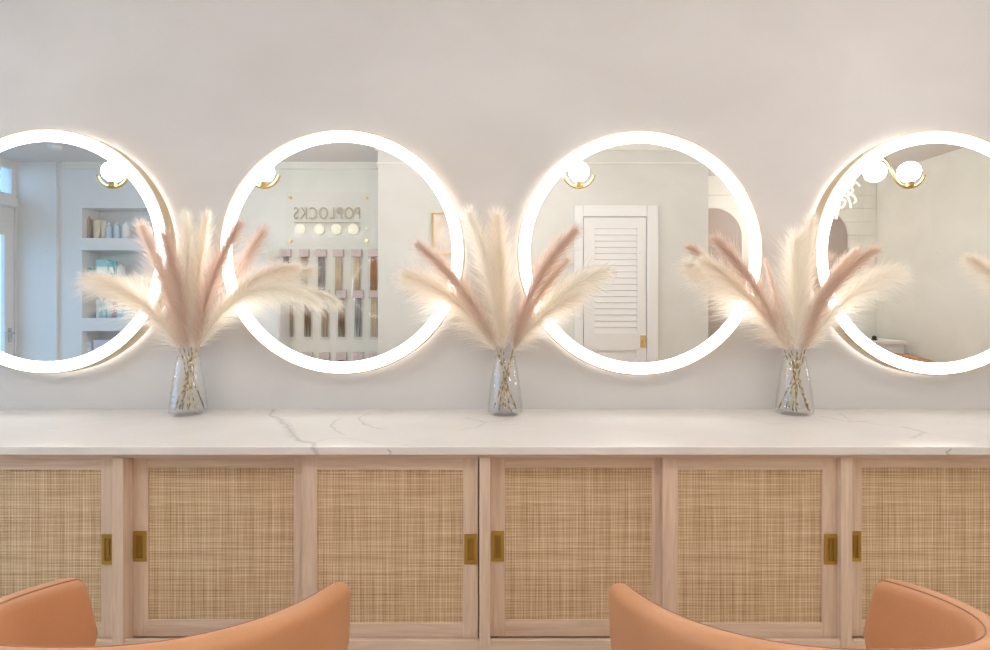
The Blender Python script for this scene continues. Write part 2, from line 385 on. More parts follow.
MB().box(L1-.052, L1-.004, y1, y1+.008, WZ(347,4.9), WZ(335,4.9), .002).box(L1-.038, L1-.018, y1+.008, y1+.05, WZ(343,4.9), WZ(339,4.9), .003).build('door_handle', 'brass', o2)
fr = MB(); c = .085
fr.box(L0-c, L0-.006, YN, YN+.045, 0, LT+c+.02, .006).box(L1+.006, L1+c+.02, YN, YN+.045, 0, LT+c+.02, .006).box(L0-.006, L1+.006, YN, YN+.045, LT+.006, LT+c+.02, .006)
fr.build('trim_6', 'white')['kind'] = 'structure'

# arched taupe panels seen at the mirror edges
def arch(name, cx, cz, r, label, side):
    out = [(cx-r, .12), (cx+r, .12)]+[(cx+r*math.cos(PI*k/24), cz+r*math.sin(PI*k/24)) for k in range(25)]
    if side == 'back':
        m = MB().prism(out[::-1], YB+.013, YB+.035)
    else:
        m = MB().prism(out, 0, .02); m.v = [(XR-.001-y, x, z) for x, y, z in m.v]
    o = m.build(name, 'taupe'); tag(o, label, 'wall panel', 'taupe arches at the back of the room')
arch('arched_panel', RX(712,6.2), WZ(237,6.2), .32, 'taupe round topped arch on the back wall seen in the third mirror from the left', 'back')
arch('arched_panel', RX(817,6.2), WZ(237,6.2), .32, 'taupe round topped arch on the back wall seen in the rightmost mirror', 'back')

# ------------------------------------------------------------ sideboard with sliding rattan doors
XS0, XS1 = WX(-249,1.745), WX(1210,1.745)
sb = empty('sideboard', (0, 2.03, 0), 'long pale oak sideboard with sliding woven rattan doors along the wall', 'cabinet')
def sbp(mb, name, m): 
    mb.v = [(x, y-2.03, z) for x, y, z in mb.v]; return mb.build(name, m, sb)
cz = ZT-.025
c_ = MB(); c_.box(XS0, XS1, 2.29, 2.315, .12, cz).box(XS0, XS1, 1.83, 2.29, .22, .245).box(XS0, XS1, 1.83, 2.29, cz-.02, cz).box(XS0, XS0+.02, 1.76, 2.29, .245, cz-.02).box(XS1-.02, XS1, 1.76, 2.29, .245, cz-.02)
sbp(c_, 'carcass', 'oak_h')
c_ = MB(); c_.box(XS0, XS1, 1.745, 1.83, WZ(458,1.745), cz-.001, .001).box(XS0, XS1, 1.745, 1.757, .12, WZ(640.5,1.745), .001).box(XS0, XS1, 1.757, 1.83, .22, .249)
sbp(c_, 'rail', 'oak_h')
sbp(MB().box(XS0+.03, XS1-.03, 1.80, 2.29, 0, .12), 'plinth', 'oak_h')
for px in (-249, 117.5, 484.8, 847, 1210):
    x = WX(px, 1.74); ww = .0175
    sbp(MB().box(x-ww, x+ww, 1.7405, 1.84, .249, WZ(457.6,1.74), .0012), 'post', 'oak')
def door(x0, x1, Y, side):
    z0, z1 = (.2515, .845) if Y < 1.775 else (.2575, .845)
    st = .048; fz0 = WZ(623.5, 1.763) if Y < 1.775 else WZ(620.5, 1.785); fz1 = .806; T = .020
    gx = [x0, x0+st, x1-st, x1]; gz = [z0, fz0, fz1, z1]; m = MB(); vs = []; fs = []; mi = []
    for y in (Y, Y+T):
        for z in gz:
            for x in gx: vs.append((x, y-2.03, z))
    solid = lambda i, j: 0 <= i < 3 and 0 <= j < 3 and not (i == 1 and j == 1)
    for i in range(3):
        for j in range(3):
            if not solid(i, j): continue
            q = [j*4+i, j*4+i+1, (j+1)*4+i+1, (j+1)*4+i]; k = 1 if i == 1 else 0
            fs.append(q); mi.append(k); fs.append([v+16 for v in q[::-1]]); mi.append(k)
            for (di, dj, e0, e1) in ((0,-1,q[0],q[1]),(1,0,q[1],q[2]),(0,1,q[2],q[3]),(-1,0,q[3],q[0])):
                if not solid(i+di, j+dj): fs.append([e1, e0, e0+16, e1+16]); mi.append(k)
    m.v = vs; m.f = fs; m.mi = mi
    d = m.build('sliding_door', ('oak','oak_h'), sb)
    m = MB().box(x0+st, x1-st, Y+.006, Y+.011, fz0, fz1); m.v = [(x-x0, y-2.03, z) for x, y, z in m.v]
    m.build('rattan_panel', 'rattan', d, loc=(x0, 0, 0))
    hx = x0+.0235 if side == 'L' else x1-.0235
    hz0, hz1 = (WZ(564,Y), WZ(534,Y)) if Y < 1.775 else (WZ(561,Y), WZ(531,Y))
    hw = .0205; iw = .0105; a = MB(); yy0, yy1 = Y-.004, Y-.0005
    a.box(hx-hw, hx-iw, yy0, yy1, hz0, hz1).box(hx+iw, hx+hw, yy0, yy1, hz0, hz1).box(hx-iw, hx+iw, yy0, yy1, hz1-.012, hz1).box(hx-iw, hx+iw, yy0, yy1, hz0, hz0+.012)
    a.v = [(x, y-2.03, z) for x, y, z in a.v]
    a.build('handle', 'brass_dull', d)
    a = MB().box(hx-iw, hx+iw, Y-.0012, Y-.0004, hz0+.012, hz1-.012).box(hx-.004, hx+.004, Y-.0032, Y-.0012, hz0+.028, hz1-.016, .0006)
    for s_ in (-1, 1): a.sphere((hx+s_*.005, Y-.0015, hz0+.018), .0022, 8, 6)
    a.v = [(x, y-2.03, z) for x, y, z in a.v]
    a.build('pull_recess', 'brass_shaded', d)
YFd, YRd = 1.763, 1.787
for a, b in ((302,478),(663,837.5),(-59,116),(1022,1197)): door(WX(a,YFd), WX(b,YFd), YFd, 'R')
for a, b in ((133,309),(490.5,667),(847,1024),(-236,-50)): door(WX(a,YRd), WX(b,YRd), YRd, 'L')

m = MB().box(XS0-.02, XS1+.02, 1.721, YW, cz, ZT, .0025)
tag(m.build('worktop', 'marble'), 'long white veined marble worktop lying on the oak sideboard', 'worktop')

# ------------------------------------------------------------ illuminated mirrors
def make_mirror():
    root = empty('round_mirror', (0,0,0), '', 'mirror', 'backlit round mirrors above the worktop')
    R = .501; Ri = .4505; n = 128
    MB().lathe([(.001,-.070),(Ri+.002,-.070),(Ri+.002,-.062),(.001,-.062)], n, axis='y').build('mirror_glass', 'mirror', root)
    MB().lathe([(Ri,-.073),(R-.006,-.073),(R-.006,-.060),(Ri,-.060)], n, axis='y', closed=True).build('light_ring', 'ring', root, smooth='auto')
    MB().lathe([(R-.0058,-.0745),(R+.0005,-.0745),(R+.0005,-.018),(R-.012,-.018),(R-.012,-.022),(R-.0058,-.022)], n, axis='y', closed=True).build('rim', 'rim_brass', root, smooth='auto')
    MB().lathe([(.001,-.060),(R-.003,-.060),(R-.003,-.024),(.001,-.024)], n, axis='y').build('back_plate', 'white', root)
    MB().lathe([(R-.045,-.0235),(R-.012,-.0235),(R-.012,-.021),(R-.045,-.021)], n, axis='y', closed=True).build('backlight', 'back', root)
    MB().lathe([(.001,-.0235),(.2,-.0235),(.2,0),(.001,0)], 32, axis='y').build('wall_mount', 'dark', root)
    return root
mm = make_mirror()
for i, (px, py, lb) in enumerate(((46.5,251.5,'leftmost backlit round mirror, cut off by the left edge, reflecting shelf niches'),
        (342,252,'second backlit round mirror from the left, reflecting shop lettering and hanging hair packs'),
        (640,253,'third backlit round mirror from the left, reflecting a white louvred door'),
        (937,253,'rightmost backlit round mirror, cut off by the right edge, reflecting a two-globe lamp'))):
    o = mm if i == 0 else copy_tree(mm)
    o.location = (WX(px,YM), YW, WZ(py,YM)); relabel(o, lb)

# ------------------------------------------------------------ globe pendants behind the camera (seen in the mirrors)
def make_pendant():
    root = empty('globe_pendant', (0,0,0), '', 'ceiling lamp', 'brass globe pendants reflected in the mirrors')
    r = .069; gx = .235; R = .106
    a = MB(); pts = []
    for k in range(13):                       # cup under the low globe, then over the high globe
        t = math.radians(0-180*k/12+10); pts.append((R*math.cos(t), 0, R*math.sin(t)-.0))
    pts = [(R*1.02*math.cos(math.radians(a_)), 0, R*1.02*math.sin(math.radians(a_))) for a_ in range(-12, -169, -12)]
    top = [(-gx+R*1.02*math.cos(math.radians(a_)), 0, R*1.02*math.sin(math.radians(a_))) for a_ in range(12, 169, 12)]
    pts = [( p[0], p[1], p[2]) for p in pts]; 
    a.tube(pts+[(-gx/2, 0, 0)]+top, .0095, 10)
    a.build('arm', 'brass', root, smooth=True)
    for cx, s_ in ((0,-1),(-gx,1)):
        MB().sphere((cx,0,0), r, 32, 20).build('globe', 'globe', root, smooth=True)
        MB().lathe([(.001,-.018),(.030,-.018),(.030,.018),(.001,.018)], 20, (cx,0,s_*(r+.017))).build('lamp_holder', 'brass', root)
    MB().tube([(-gx,0,R*1.02),(-gx,0,ZH-2.235-.0)], .005, 8).build('rod', 'brass', root)
    MB().lathe([(.001,-.03),(.05,-.03),(.055,0),(.001,0)], 24, (-gx,0,ZH-2.235)).build('canopy', 'brass', root, smooth='auto')
    return root
YP = 3.8
pm = make_pendant()
plist = [(579,172,0,'brass globe pendant reflected at the upper left of the third mirror'), (909,172.5,0,'brass two-globe pendant reflected whole in the rightmost mirror'),
         (264,174,0,'brass globe pendant barely showing at the upper left rim of the second mirror'), (113,168,PI,'brass globe pendant reflected at the upper right of the leftmost mirror')]
for i, (px, py, rz, lb) in enumerate(plist):
    o = pm if i == 0 else copy_tree(pm)
    o.location = (RX(px,YP), 2*YM-YP, 2.235); o.rotation_euler = (0,0,rz); relabel(o, lb)

for x, yv, rz in ((2.95,5.6,PI),(2.62,4.9,PI),(-2.16,4.0,PI),(.05,3.9,0),(1.78,3.25,0)):  # pendants added to brighten the room, hung where no mirror shows them
    o = copy_tree(pm); o.location = (x, 2*YM-yv, 2.235); o.rotation_euler = (0,0,rz); relabel(o, {2.95:'brass two-globe pendant hanging near the room\'s back right corner', 2.62:'added brass two-globe pendant hanging unseen between the white desk and the worktop', -2.16:'added brass two-globe pendant hanging unseen in front of the shelf niches', .05:'added brass two-globe pendant hanging unseen above the gap between the two chairs', .04:'added brass two-globe pendant hanging unseen over the worktop edge by the middle vase', -1.75:'added brass two-globe pendant hanging unseen above the worktop by the leftmost vase', 1.78:'added brass two-globe pendant hanging unseen above the worktop by the third vase'}[x], 'globe pendants added out of view for extra room light')

# ------------------------------------------------------------ glass vases and pampas
def make_vase():
    root = empty('glass_vase', (0,0,0), '', 'vase', 'clear glass vases on the worktop')
    H = .232; prof = []
    def rad(t): return .071*(1-t)+.041*t+.0035*math.sin(PI*t)
    n = 48; vs = []; fs = []
    outer = [(.001,0),(.05,0),(.062,.002),(.0695,.007)]+[(rad(t), .012+(H-.012)*t) for t in [k/14 for k in range(15)]]
    th = .003
    inner = [(max(.001, rad(t)-th), .014+(H-.014)*t) for t in [k/14 for k in range(14,-1,-1)]]+[(.055,.009),(.001,.008)]
    m = MB().lathe(outer+inner, n)
    # shallow diamond cutting on the outside wall
    vv = []
    for i, (x, y, z) in enumerate(m.v):
        ring = i//n; k = i % n
        if 4 <= ring < len(outer)-1:
            a = 2*PI*k/n; q = math.cos(12*a)*math.cos(z*2*PI/.045)
            s_ = 1+q*.02; x *= s_; y *= s_
        vv.append((x,y,z))
    m.v = vv
    m.build('vase_body', 'vase', root, smooth=True)
    MB().lathe([(.041,H-.002),(.0425,H),(.041,H+.002),(.0385,H)], n, closed=True).build('lip', 'vase', root, smooth=True)
    return root
vm = make_vase()
YV = 2.22
VX = [(188.5,'clear cut glass vase on the worktop, leftmost of the three'), (505,'clear cut glass vase on the worktop, the middle one of the three'),
      (794.5,'clear cut glass vase on the worktop, right of the middle one'), (1086,'clear cut glass vase beyond the right edge of the frame')]
vases = []
for i, (px, lb) in enumerate(VX):
    o = vm if i == 0 else copy_tree(vm); o.location = (WX(px,YV), YV, ZT); relabel(o, lb); vases.append(o)

def plume(vase, i, kind, tip, mid, L=.09, ang=32, n=2200, droop=.25, t0=.0, Yt=2.16, label='', group='', wid=.0010, spread=1.0):
    """tip, mid: pixels in the photo; the stem runs from inside the vase, through the mouth, to the tip"""
    R_ = np.random.default_rng(100*i+int(tip[0])); n = int(n*1.7)
    vx = vase.location.x; base = Vector((vx, YV, ZT))
    T = W(tip[0], tip[1], Yt)-base; Mi = W(mid[0], mid[1], (Yt+YV)/2-.01)-base
    mouth = Vector(((1 if T.x > 0 else -1)*min(.026, abs(T.x)*.12)+R_.uniform(-.006,.006), R_.uniform(-.018,.012), .232))
    # foot of the stem: crosses to the opposite side of the vase
    foot = Vector((-mouth.x*1.5+R_.uniform(-.03,.03), R_.uniform(-.04,.04), .014))
    if foot.xy.length > .056: foot.xy = foot.xy.normalized()*.056
    # curve mouth -> mid -> tip (quadratic through mid at t=.5)
    Ctl = 2*Mi-.5*(mouth+T)
    def cv(t): return (1-t)**2*mouth+2*t*(1-t)*Ctl+t*t*T
    root = empty('pampas_stem', base, label, 'pampas grass', group)
    # stem; thick-thin steps imitate the breaks that refraction in cut glass gives
    pts = []; rs = []
    for k in range(9):
        t = k/8; p = foot.lerp(mouth, t)+Vector((math.sin(t*7+i)*.002, 0, 0)); pts.append(p); rs.append(.0042 if k % 2 else .0024)
    for k in range(1, 15): pts.append(cv(k/14)); rs.append(.0014*(1-.75*k/14))
    MB().tube(pts, rs, 6).build('stem', 'stem', root, smooth=True)
    ts = np.sort(R_.uniform(0, 1, n))**.85; ts = t0+(1-t0)*ts
    a = np.array(mouth)[None]; c = np.array(Ctl)[None]; b = np.array(T)[None]; tt = ts[:,None]
    P = (1-tt)**2*a+2*tt*(1-tt)*c+tt**2*b
    D = 2*(1-tt)*(c-a)+2*tt*(b-c); D /= np.linalg.norm(D, axis=1, keepdims=True)
    u = R_.normal(size=(n,3)); u[:,1] *= .75; u -= (u*D).sum(1, keepdims=True)*D; u /= np.linalg.norm(u, axis=1, keepdims=True)
    s_ = (ts-t0)/(1-t0)
    prof = np.clip(np.sin(PI*np.clip(s_*.72+.20, 0, 1)), .2, 1)**.7
    ln = 1.45*L*prof*R_.uniform(.55, 1.15, n)
    an = np.radians(ang+6)*(.25+1.5*R_.uniform(0, 1, n)**1.2)*spread
    # clumps (tufts) so that the outline is feathery
    cl = np.floor(ts*38+R_.integers(0,3,n)*.33); ph = np.sin(cl*12.9898)*43758.5; ph -= np.floor(ph); ln *= .75+.5*ph
    d0 = D*np.cos(an)[:,None]+u*np.sin(an)[:,None]
    lev = [0, .3, .65, 1.0]; V = np.zeros((n, 7, 3)); sd = np.cross(d0, R_.normal(size=(n,3))); sd /= np.linalg.norm(sd, axis=1, keepdims=True)
    wig = R_.normal(size=(n,3))*.05
    g = np.array([0,0,-1.0])
    for k, l in enumerate(lev):
        q = P+ln[:,None]*(d0*l+(D*.18+g*droop+wig)*l*l)
        # stay in front of mirrors and wall
        q[:,1] = np.minimum(q[:,1], 2.232-YV)
        wk = wid*(1-.55*l)
        if k < 3: V[:,2*k] = q-sd*wk*.5; V[:,2*k+1] = q+sd*wk*.5
        else: V[:,6] = q
    V = V.reshape(-1,3); idx = np.arange(n)*7
    me = bpy.data.meshes.new('plume')
    quads = np.concatenate([np.stack([idx,idx+1,idx+3,idx+2],1), np.stack([idx+2,idx+3,idx+5,idx+4],1)]); tris = np.stack([idx+4,idx+5,idx+6],1)
    lv = np.concatenate([quads.ravel(), tris.ravel()]).astype(np.int32)
    me.vertices.add(len(V)); me.vertices.foreach_set('co', V.astype(np.float32).ravel())
    me.loops.add(len(lv)); me.loops.foreach_set('vertex_index', lv)
    me.polygons.add(len(quads)+len(tris)); me.polygons.foreach_set('loop_start', np.concatenate([np.arange(len(quads))*4, len(quads)*4+np.arange(len(tris))*3]).astype(np.int32))
    me.update(calc_edges=True); me.validate()
    link('plume', me, kind, root)
    return root
G1, G2, G3 = 'pampas plumes in the leftmost vase', 'pampas plumes in the middle vase', 'pampas plumes in the vase right of the middle'
A = ' in the leftmost vase'; B = ' in the middle vase'; D_ = ' in the third vase'
PL = [  # vase, colour, tip, mid, L, angle, n, droop, t0, Yt, label
 (0,'cream',(94,279),(146,306),.105,30,2600,.30,.05,2.13,'long cream pampas plume arching furthest left'+A,G1),
 (0,'mauve',(143,228),(166,286),.075,24,2000,.10,.05,2.15,'dusty pink pampas plume leaning up to the left'+A,G1),
 (0,'pink',(165,236),(178,292),.070,24,1700,.05,.05,2.12,'darker pink pampas plume just right of the dusty pink one'+A,G1),
 (0,'ivory',(186,220),(189,285),.075,22,2000,.05,.05,2.16,'upright ivory pampas plume rising from the middle'+A,G1),
 (0,'cream',(206,219),(198,285),.070,20,1800,.05,.05,2.17,'upright cream pampas plume rising just right of the middle'+A,G1),
 (0,'pink',(238,226),(210,290),.080,27,1900,.05,.05,2.14,'pink pampas plume leaning up to the right'+A,G1),
 (0,'cream',(293,268),(238,292),.080,28,2200,.16,.05,2.16,'cream pampas plume reaching up to the right'+A,G1),
 (0,'ivory',(316,302),(248,294),.085,26,2400,.34,.05,2.12,'long ivory pampas plume drooping furthest right'+A,G1),
 (1,'cream',(410,276),(460,306),.110,34,2600,.22,.05,2.16,'broad cream pampas plume fanned out furthest left'+B,G2),
 (1,'pink',(421,247),(467,296),.070,22,2100,.06,.05,2.11,'narrow dusty pink pampas plume leaning left'+B,G2),
 (1,'ivory',(470,217),(491,284),.085,26,2400,.06,.05,2.14,'tall ivory pampas plume rising left of centre'+B,G2),
 (1,'cream',(497,219),(502,285),.090,26,2600,.06,.05,2.15,'tall cream pampas plume standing upright in the centre'+B,G2),
 (1,'pink',(573,233),(533,290),.075,23,2100,.06,.05,2.11,'dusty pink pampas plume pointing up to the right'+B,G2),
 (1,'mauve',(566,262),(533,306),.055,22,1500,.10,.05,2.14,'shorter mauve pampas plume beneath the dusty pink one'+B,G2),
 (1,'ivory',(603,272),(552,302),.095,32,2400,.28,.05,2.16,'wide ivory pampas plume spreading furthest right'+B,G2),
 (1,'cream',(578,296),(537,322),.075,34,1500,.40,.05,2.15,'low cream pampas plume drooping to the right'+B,G2),
 (2,'cream',(706,262),(752,302),.105,32,2500,.28,.05,2.16,'broad cream pampas plume spreading furthest left'+D_,G3),
 (2,'pink',(717,241),(758,292),.070,22,2100,.06,.05,2.11,'narrow dusty pink pampas plume leaning left'+D_,G3),
 (2,'mauve',(766,262),(779,308),.035,14,900,.03,.05,2.15,'thin mauve pampas plume left of centre'+D_,G3),
 (2,'ivory',(797,240),(796,296),.095,28,2600,.06,.05,2.14,'tall ivory pampas plume standing in the centre'+D_,G3),
 (2,'cream',(812,222),(803,285),.070,20,1800,.05,.05,2.16,'tall cream pampas plume right of centre'+D_,G3),
 (2,'pink',(872,252),(827,296),.070,22,2000,.06,.05,2.11,'dusty pink pampas plume pointing up to the right'+D_,G3),
 (2,'mauve',(855,252),(820,298),.055,22,1500,.08,.05,2.13,'mauve pampas plume behind the dusty pink one at the right'+D_,G3),
 (2,'ivory',(897,272),(848,298),.095,32,2600,.24,.05,2.16,'wide ivory pampas plume spreading furthest right'+D_,G3),
 (3,'cream',(1022,256),(1056,296),.085,30,2200,.22,.05,2.14,'cream pampas plume poking in at the right edge over the rightmost mirror',''),
 (3,'ivory',(1090,226),(1088,290),.085,26,1500,.06,.05,2.15,'',''),
 (3,'pink',(1150,250),(1120,296),.055,18,1200,.06,.05,2.13,'',''),
]
for i, (v, kind, tip, mid, L, ang, n, dr, t0, Yt, lb, gr) in enumerate(PL):
    if v == 3 and not lb: lb = ('upright ivory' if kind == 'ivory' else 'dusty pink')+' pampas plume standing in the vase beyond the right edge'; gr = 'plumes beyond the right edge'
    plume(vases[v], i, kind, tip, mid, L, ang, n, dr, t0, Yt, lb, gr or None)

# ------------------------------------------------------------ tan leather chairs
def make_chair():
    root = empty('salon_chair', (0,0,0), '', 'chair', 'tan leather salon chairs')
    a, dpt, nexp = .311, .46, 2.5; th = .027; yt = .27
    NS = 72
    def plan(q):                      # q in [-1,1] around the U; returns x,y, tangent (y: tips at yt)
        ang = q*PI/2; sx = math.copysign(abs(math.sin(ang))**(2/nexp), q) if q else 0
        return Vector((a*sx, yt-dpt*abs(math.cos(ang))**(2/nexp), 0))
    # resample by arc length
    dense = [plan(-1+2*k/800) for k in range(801)]; cum = [0]
    for p, q in zip(dense, dense[1:]): cum.append(cum[-1]+(q-p).length)
    Ltot = cum[-1]
    def at(l):
        l = min(max(l, 0), Ltot); lo = 0; hi = 800
        while hi-lo > 1:
            mid = (lo+hi)//2
            if cum[mid] <= l: lo = mid
            else: hi = mid
        f = (l-cum[lo])/max(1e-9, cum[hi]-cum[lo]); return dense[lo].lerp(dense[hi], f)
    ls = [0,.0015,.004,.009,.016,.026,.04]+[.04+(Ltot-.08)*k/NS for k in range(1, NS)]+[Ltot-x for x in (.04,.026,.016,.009,.004,.0015,0)]
    verts = []; faces = []; rimo = []; rimi = []
    NZ = 12; NR = 9
    for l in ls:
        p = at(l); t = (at(l+.004)-at(l-.004)).normalized(); nrm = Vector((t.y, -t.x, 0))   # outward
        if nrm.dot(Vector((p.x, p.y-.1, 0))) < 0: nrm = -nrm
        d = yt-p.y; e = min(l, Ltot-l)
        h = .705+.125*min(1, max(0, d/dpt))**.9
        rc = .024; 
        drop = rc-math.sqrt(max(0, rc*rc-(rc-min(e,rc))**2)); h -= drop*.9
        thk = th*(.62+.38*math.sqrt(max(0, 1-(1-min(1, e/.026))**2)))
        zb = .40
        sec = []
        def P(off, z):
            k = 1-.25*max(0, .70-z)+.25*max(0, z-.70)
            wf = min(1, max(0, (p.y-.05)/.2)); sh_ = .18*max(0, min(.14, .70-z))*wf - .5*max(0, .56-z)*wf + .35*max(0,.70-z)*(1-wf)
            q = p+nrm*off
            return Vector((q.x*k, q.y+sh_, z))
        for k in range(NZ): sec.append(P(thk, zb+(h-thk*1.0-zb)*k/NZ))
        for k in range(NR):
            an = PI*k/(NR-1); sec.append(P(thk*math.cos(an), h-thk+thk*math.sin(an)))
        for k in range(NZ-1, -1, -1): sec.append(P(-thk, zb+(h-thk-zb)*k/NZ))
        verts += sec; rimo.append(P(thk*1.03, h-thk*.75)); rimi.append(P(-thk*.55, h-thk*.155))
    ns = 2*NZ+NR
    for i in range(len(ls)-1):
        for k in range(ns):
            k2 = (k+1) % ns; faces.append((i*ns+k, i*ns+k2, (i+1)*ns+k2, (i+1)*ns+k))
    faces.append(tuple(range(ns))[::-1]); faces.append(tuple((len(ls)-1)*ns+k for k in range(ns)))
    sh = MB().add(verts, faces)
    o = sh.build('tub_shell', 'leather', root, smooth='auto')
    MB().tube(rimi[2:-2], .0013, 6).build('piping', 'leather_seam', o, smooth=True)
    out = [(.205*math.copysign(abs(math.cos(t))**.7, math.cos(t)), .07+.21*math.copysign(abs(math.sin(t))**.7, math.sin(t))) for t in [2*PI*k/40 for k in range(40)]]
    m = MB(); vs = []; fs = []; lv = [(.94,.40),(1,.42),(1,.475),(.95,.492),(.6,.50)]
    for s_, z in lv: vs += [(x*s_, .07+(y-.07)*s_, z) for x, y in out]
    for i in range(len(lv)-1):
        for k in range(40): fs.append((i*40+k, i*40+(k+1) % 40, (i+1)*40+(k+1) % 40, (i+1)*40+k))
    fs.append(tuple(range(40))[::-1]); fs.append(tuple(160+k for k in range(40)))
    m.add(vs, fs).build('seat', 'leather', root, smooth='auto')
    MB().lathe([(.001,.34),(.14,.34),(.17,.40),(.001,.40)], 32).build('underframe', 'chrome', root)
    MB().lathe([(.001,.025),(.035,.025),(.035,.18),(.026,.18),(.026,.34),(.001,.34)], 24).build('column', 'chrome', root, smooth='auto')
    MB().lathe([(.001,0),(.25,0),(.25,.008),(.05,.025),(.001,.025)], 48).build('base', 'chrome', root, smooth='auto')
    return root
ch = make_chair()
chairs = [(-.672,1.005,0,-.03,'tan leather tub chair at lower left facing the worktop'), (.600,1.00,0,.03,'tan leather tub chair at lower right facing the worktop')]
for i, (x, y, z, rz, lb) in enumerate(chairs):
    o = ch if i == 0 else copy_tree(ch); o.location = (x, y, 0); o.rotation_euler = (0,0,rz); relabel(o, lb)
o = copy_tree(ch); o.location = (3.86, 2*YM-5.25, 0); o.rotation_euler = (0,0,0); relabel(o, 'tan leather tub chair reflected beside a white desk in the rightmost mirror')
box_ = MB()

# ------------------------------------------------------------ reception desk seen low in the rightmost mirror
dk = empty('reception_desk', (3.80, -1.35, 0), 'white reception desk reflected at the bottom of the rightmost mirror', 'desk')
MB().box(-.42,.36,-.28,.26,0,.90,.004).build('body', 'white', dk)
MB().box(-.44,.38,-.30,.29,.90,.935,.004).build('desk_top', 'white', dk)
MB().box(-.38,.32,.26,.275,.62,.86,.003).build('drawer', 'white', dk)
hs = MB(); hs.sphere((0,0,.025), .022, 12, 8).lathe([(.001,0),(.03,0),(.03,.01),(.001,.01)], 16)
tag(hs.build('desk_bell', 'dark', loc=(3.93,-1.2,.935), smooth=True), 'small dark object standing on the white reception desk', 'bell')

# ------------------------------------------------------------ neon lettering reflected at the left rim of the rightmost mirror
ns_ = empty('neon_sign', (RX(848,5.0), 2*YM-5.0, 2.1), 'cream neon script lettering reflected at the left rim of the rightmost mirror', 'sign')
M['neon'] = mat('neon_tube', (1,.97,.85), .4, emit=(1,.93,.72), es=.35)
def stroke(pts, r=.012):
    r *= .8
    P = [Vector((RX(px,5.0), 0, WZ(py,5.0)))-Vector((RX(848,5.0), 0, 2.1)) for px, py in pts]
    out = []
    for i in range(len(P)-1):
        p0, p1, p2, p3 = P[max(i-1,0)], P[i], P[i+1], P[min(i+2,len(P)-1)]
        for k in range(5):
            t = k/5; out.append(.5*((2*p1)+(-p0+p2)*t+(2*p0-5*p1+4*p2-p3)*t*t+(-p0+3*p1-3*p2+p3)*t**3))
    MB().tube(out+[P[-1]], r, 8).build('neon_tube', 'neon', ns_, smooth=True)
stroke([(836,219),(838,210),(839,203)], .016)
stroke([(826,212),(832,205),(839,201),(845,200),(844,206),(840,208),(839,203)])
stroke([(841,196),(847,196),(850,202),(851,208)], .012)
stroke([(845,192),(850,188),(853,190),(850,195),(848,191)], .013)
stroke([(850,195),(854,196),(856,201),(854,203)], .011)
stroke([(852,186),(856,182),(860,186)], .011)
MB().box(-.30,.16,-.012,-.006,-.02,.36).build('backing_panel', 'acrylic', ns_)
for x in (-.22,.1): MB().tube([(x,-.009,.36),(x,-.009,ZH-2.1)], .0015, 5).build('hanging_wire', 'brass', ns_)

# ------------------------------------------------------------ acrylic sign with shop lettering, hair packs (second mirror)
sx0, sx1 = RX(287,5.6), RX(371,5.6); sz0, sz1 = WZ(247,5.6), WZ(193,5.6)
sg = empty('shop_sign', ((sx0+sx1)/2, YF, sz0), 'clear acrylic sign with brass POPLOCKS lettering reflected in the second mirror', 'sign')
cx_ = (sx0+sx1)/2; hwid = (sx1-sx0)/2; hh = sz1-sz0
MB().box(-hwid, hwid, .02, .026, 0, hh).build('acrylic_panel', 'acrylic', sg)
for a, b in ((-1,.06),(1,.06),(-1,hh-.05),(1,hh-.05)):
    MB().lathe([(.001,0),(.014,0),(.014,.03),(.001,.03)], 12, (a*(hwid-.04),0,b), 'y').build('stand_off', 'brass', sg)
M['letter'] = mat('sign_lettering', (.50,.43,.28), .5)
cu = bpy.data.curves.new('lettering', 'FONT'); cu.body = 'POPLOCKS'; cu.size = .175; cu.extrude = .003; cu.align_x = 'CENTER'; cu.space_character = 1.18; cu.offset = -.001
to = bpy.data.objects.new('tmp', cu); C.objects.link(to); bpy.context.view_layer.update()
me = bpy.data.meshes.new_from_object(to.evaluated_get(bpy.context.evaluated_depsgraph_get())); bpy.data.objects.remove(to)
xs = [v.co.x for v in me.vertices]; tw = max(xs)-min(xs); want = RX(361,5.6)-RX(295,5.6); lz = WZ(219.5,5.6)-sz0; lc = (RX(361,5.6)+RX(295,5.6))/2-cx_
for v in me.vertices:
    x, y, z = v.co; v.co = (lc-x*want/tw, .03+z, lz+y)
me.materials.clear(); link('lettering', me, 'letter', sg)
zz = WZ(223,5.6)-sz0
MB().box(lc-want/2, lc+want/2, .028, .031, zz-.004, zz+.004).build('underline', 'letter', sg)
M['disc'] = mat('painted_reflection', (.95,.93,.78), .3, emit=(1,.94,.72), es=.12)  # faintly glowing discs imitate round light reflections in the acrylic panel
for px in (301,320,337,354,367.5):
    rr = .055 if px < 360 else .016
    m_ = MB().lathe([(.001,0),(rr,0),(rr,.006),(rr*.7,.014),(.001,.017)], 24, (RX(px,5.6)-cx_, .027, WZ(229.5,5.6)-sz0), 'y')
    m_.build('reflection_disc', 'disc', sg, smooth='auto')
def hair(name, a, b): return noise_mat(name, [(.35, a), (.65, b)], (90,90,2), 2, 4, .45)
hm = [('hair_black', (.03,.025,.02), (.12,.09,.07)), ('hair_brown', (.18,.10,.05), (.34,.21,.12)), ('hair_blonde', (.60,.45,.27), (.80,.66,.45)), ('hair_grey', (.20,.18,.17), (.45,.42,.40)), ('hair_ash', (.38,.28,.20), (.55,.43,.32)), ('hair_copper', (.36,.16,.05), (.52,.27,.11))]
for n_, a, b in hm: M[n_] = hair(n_, a, b)
M['header'] = mat('blush_card', (.66,.55,.53), .6)
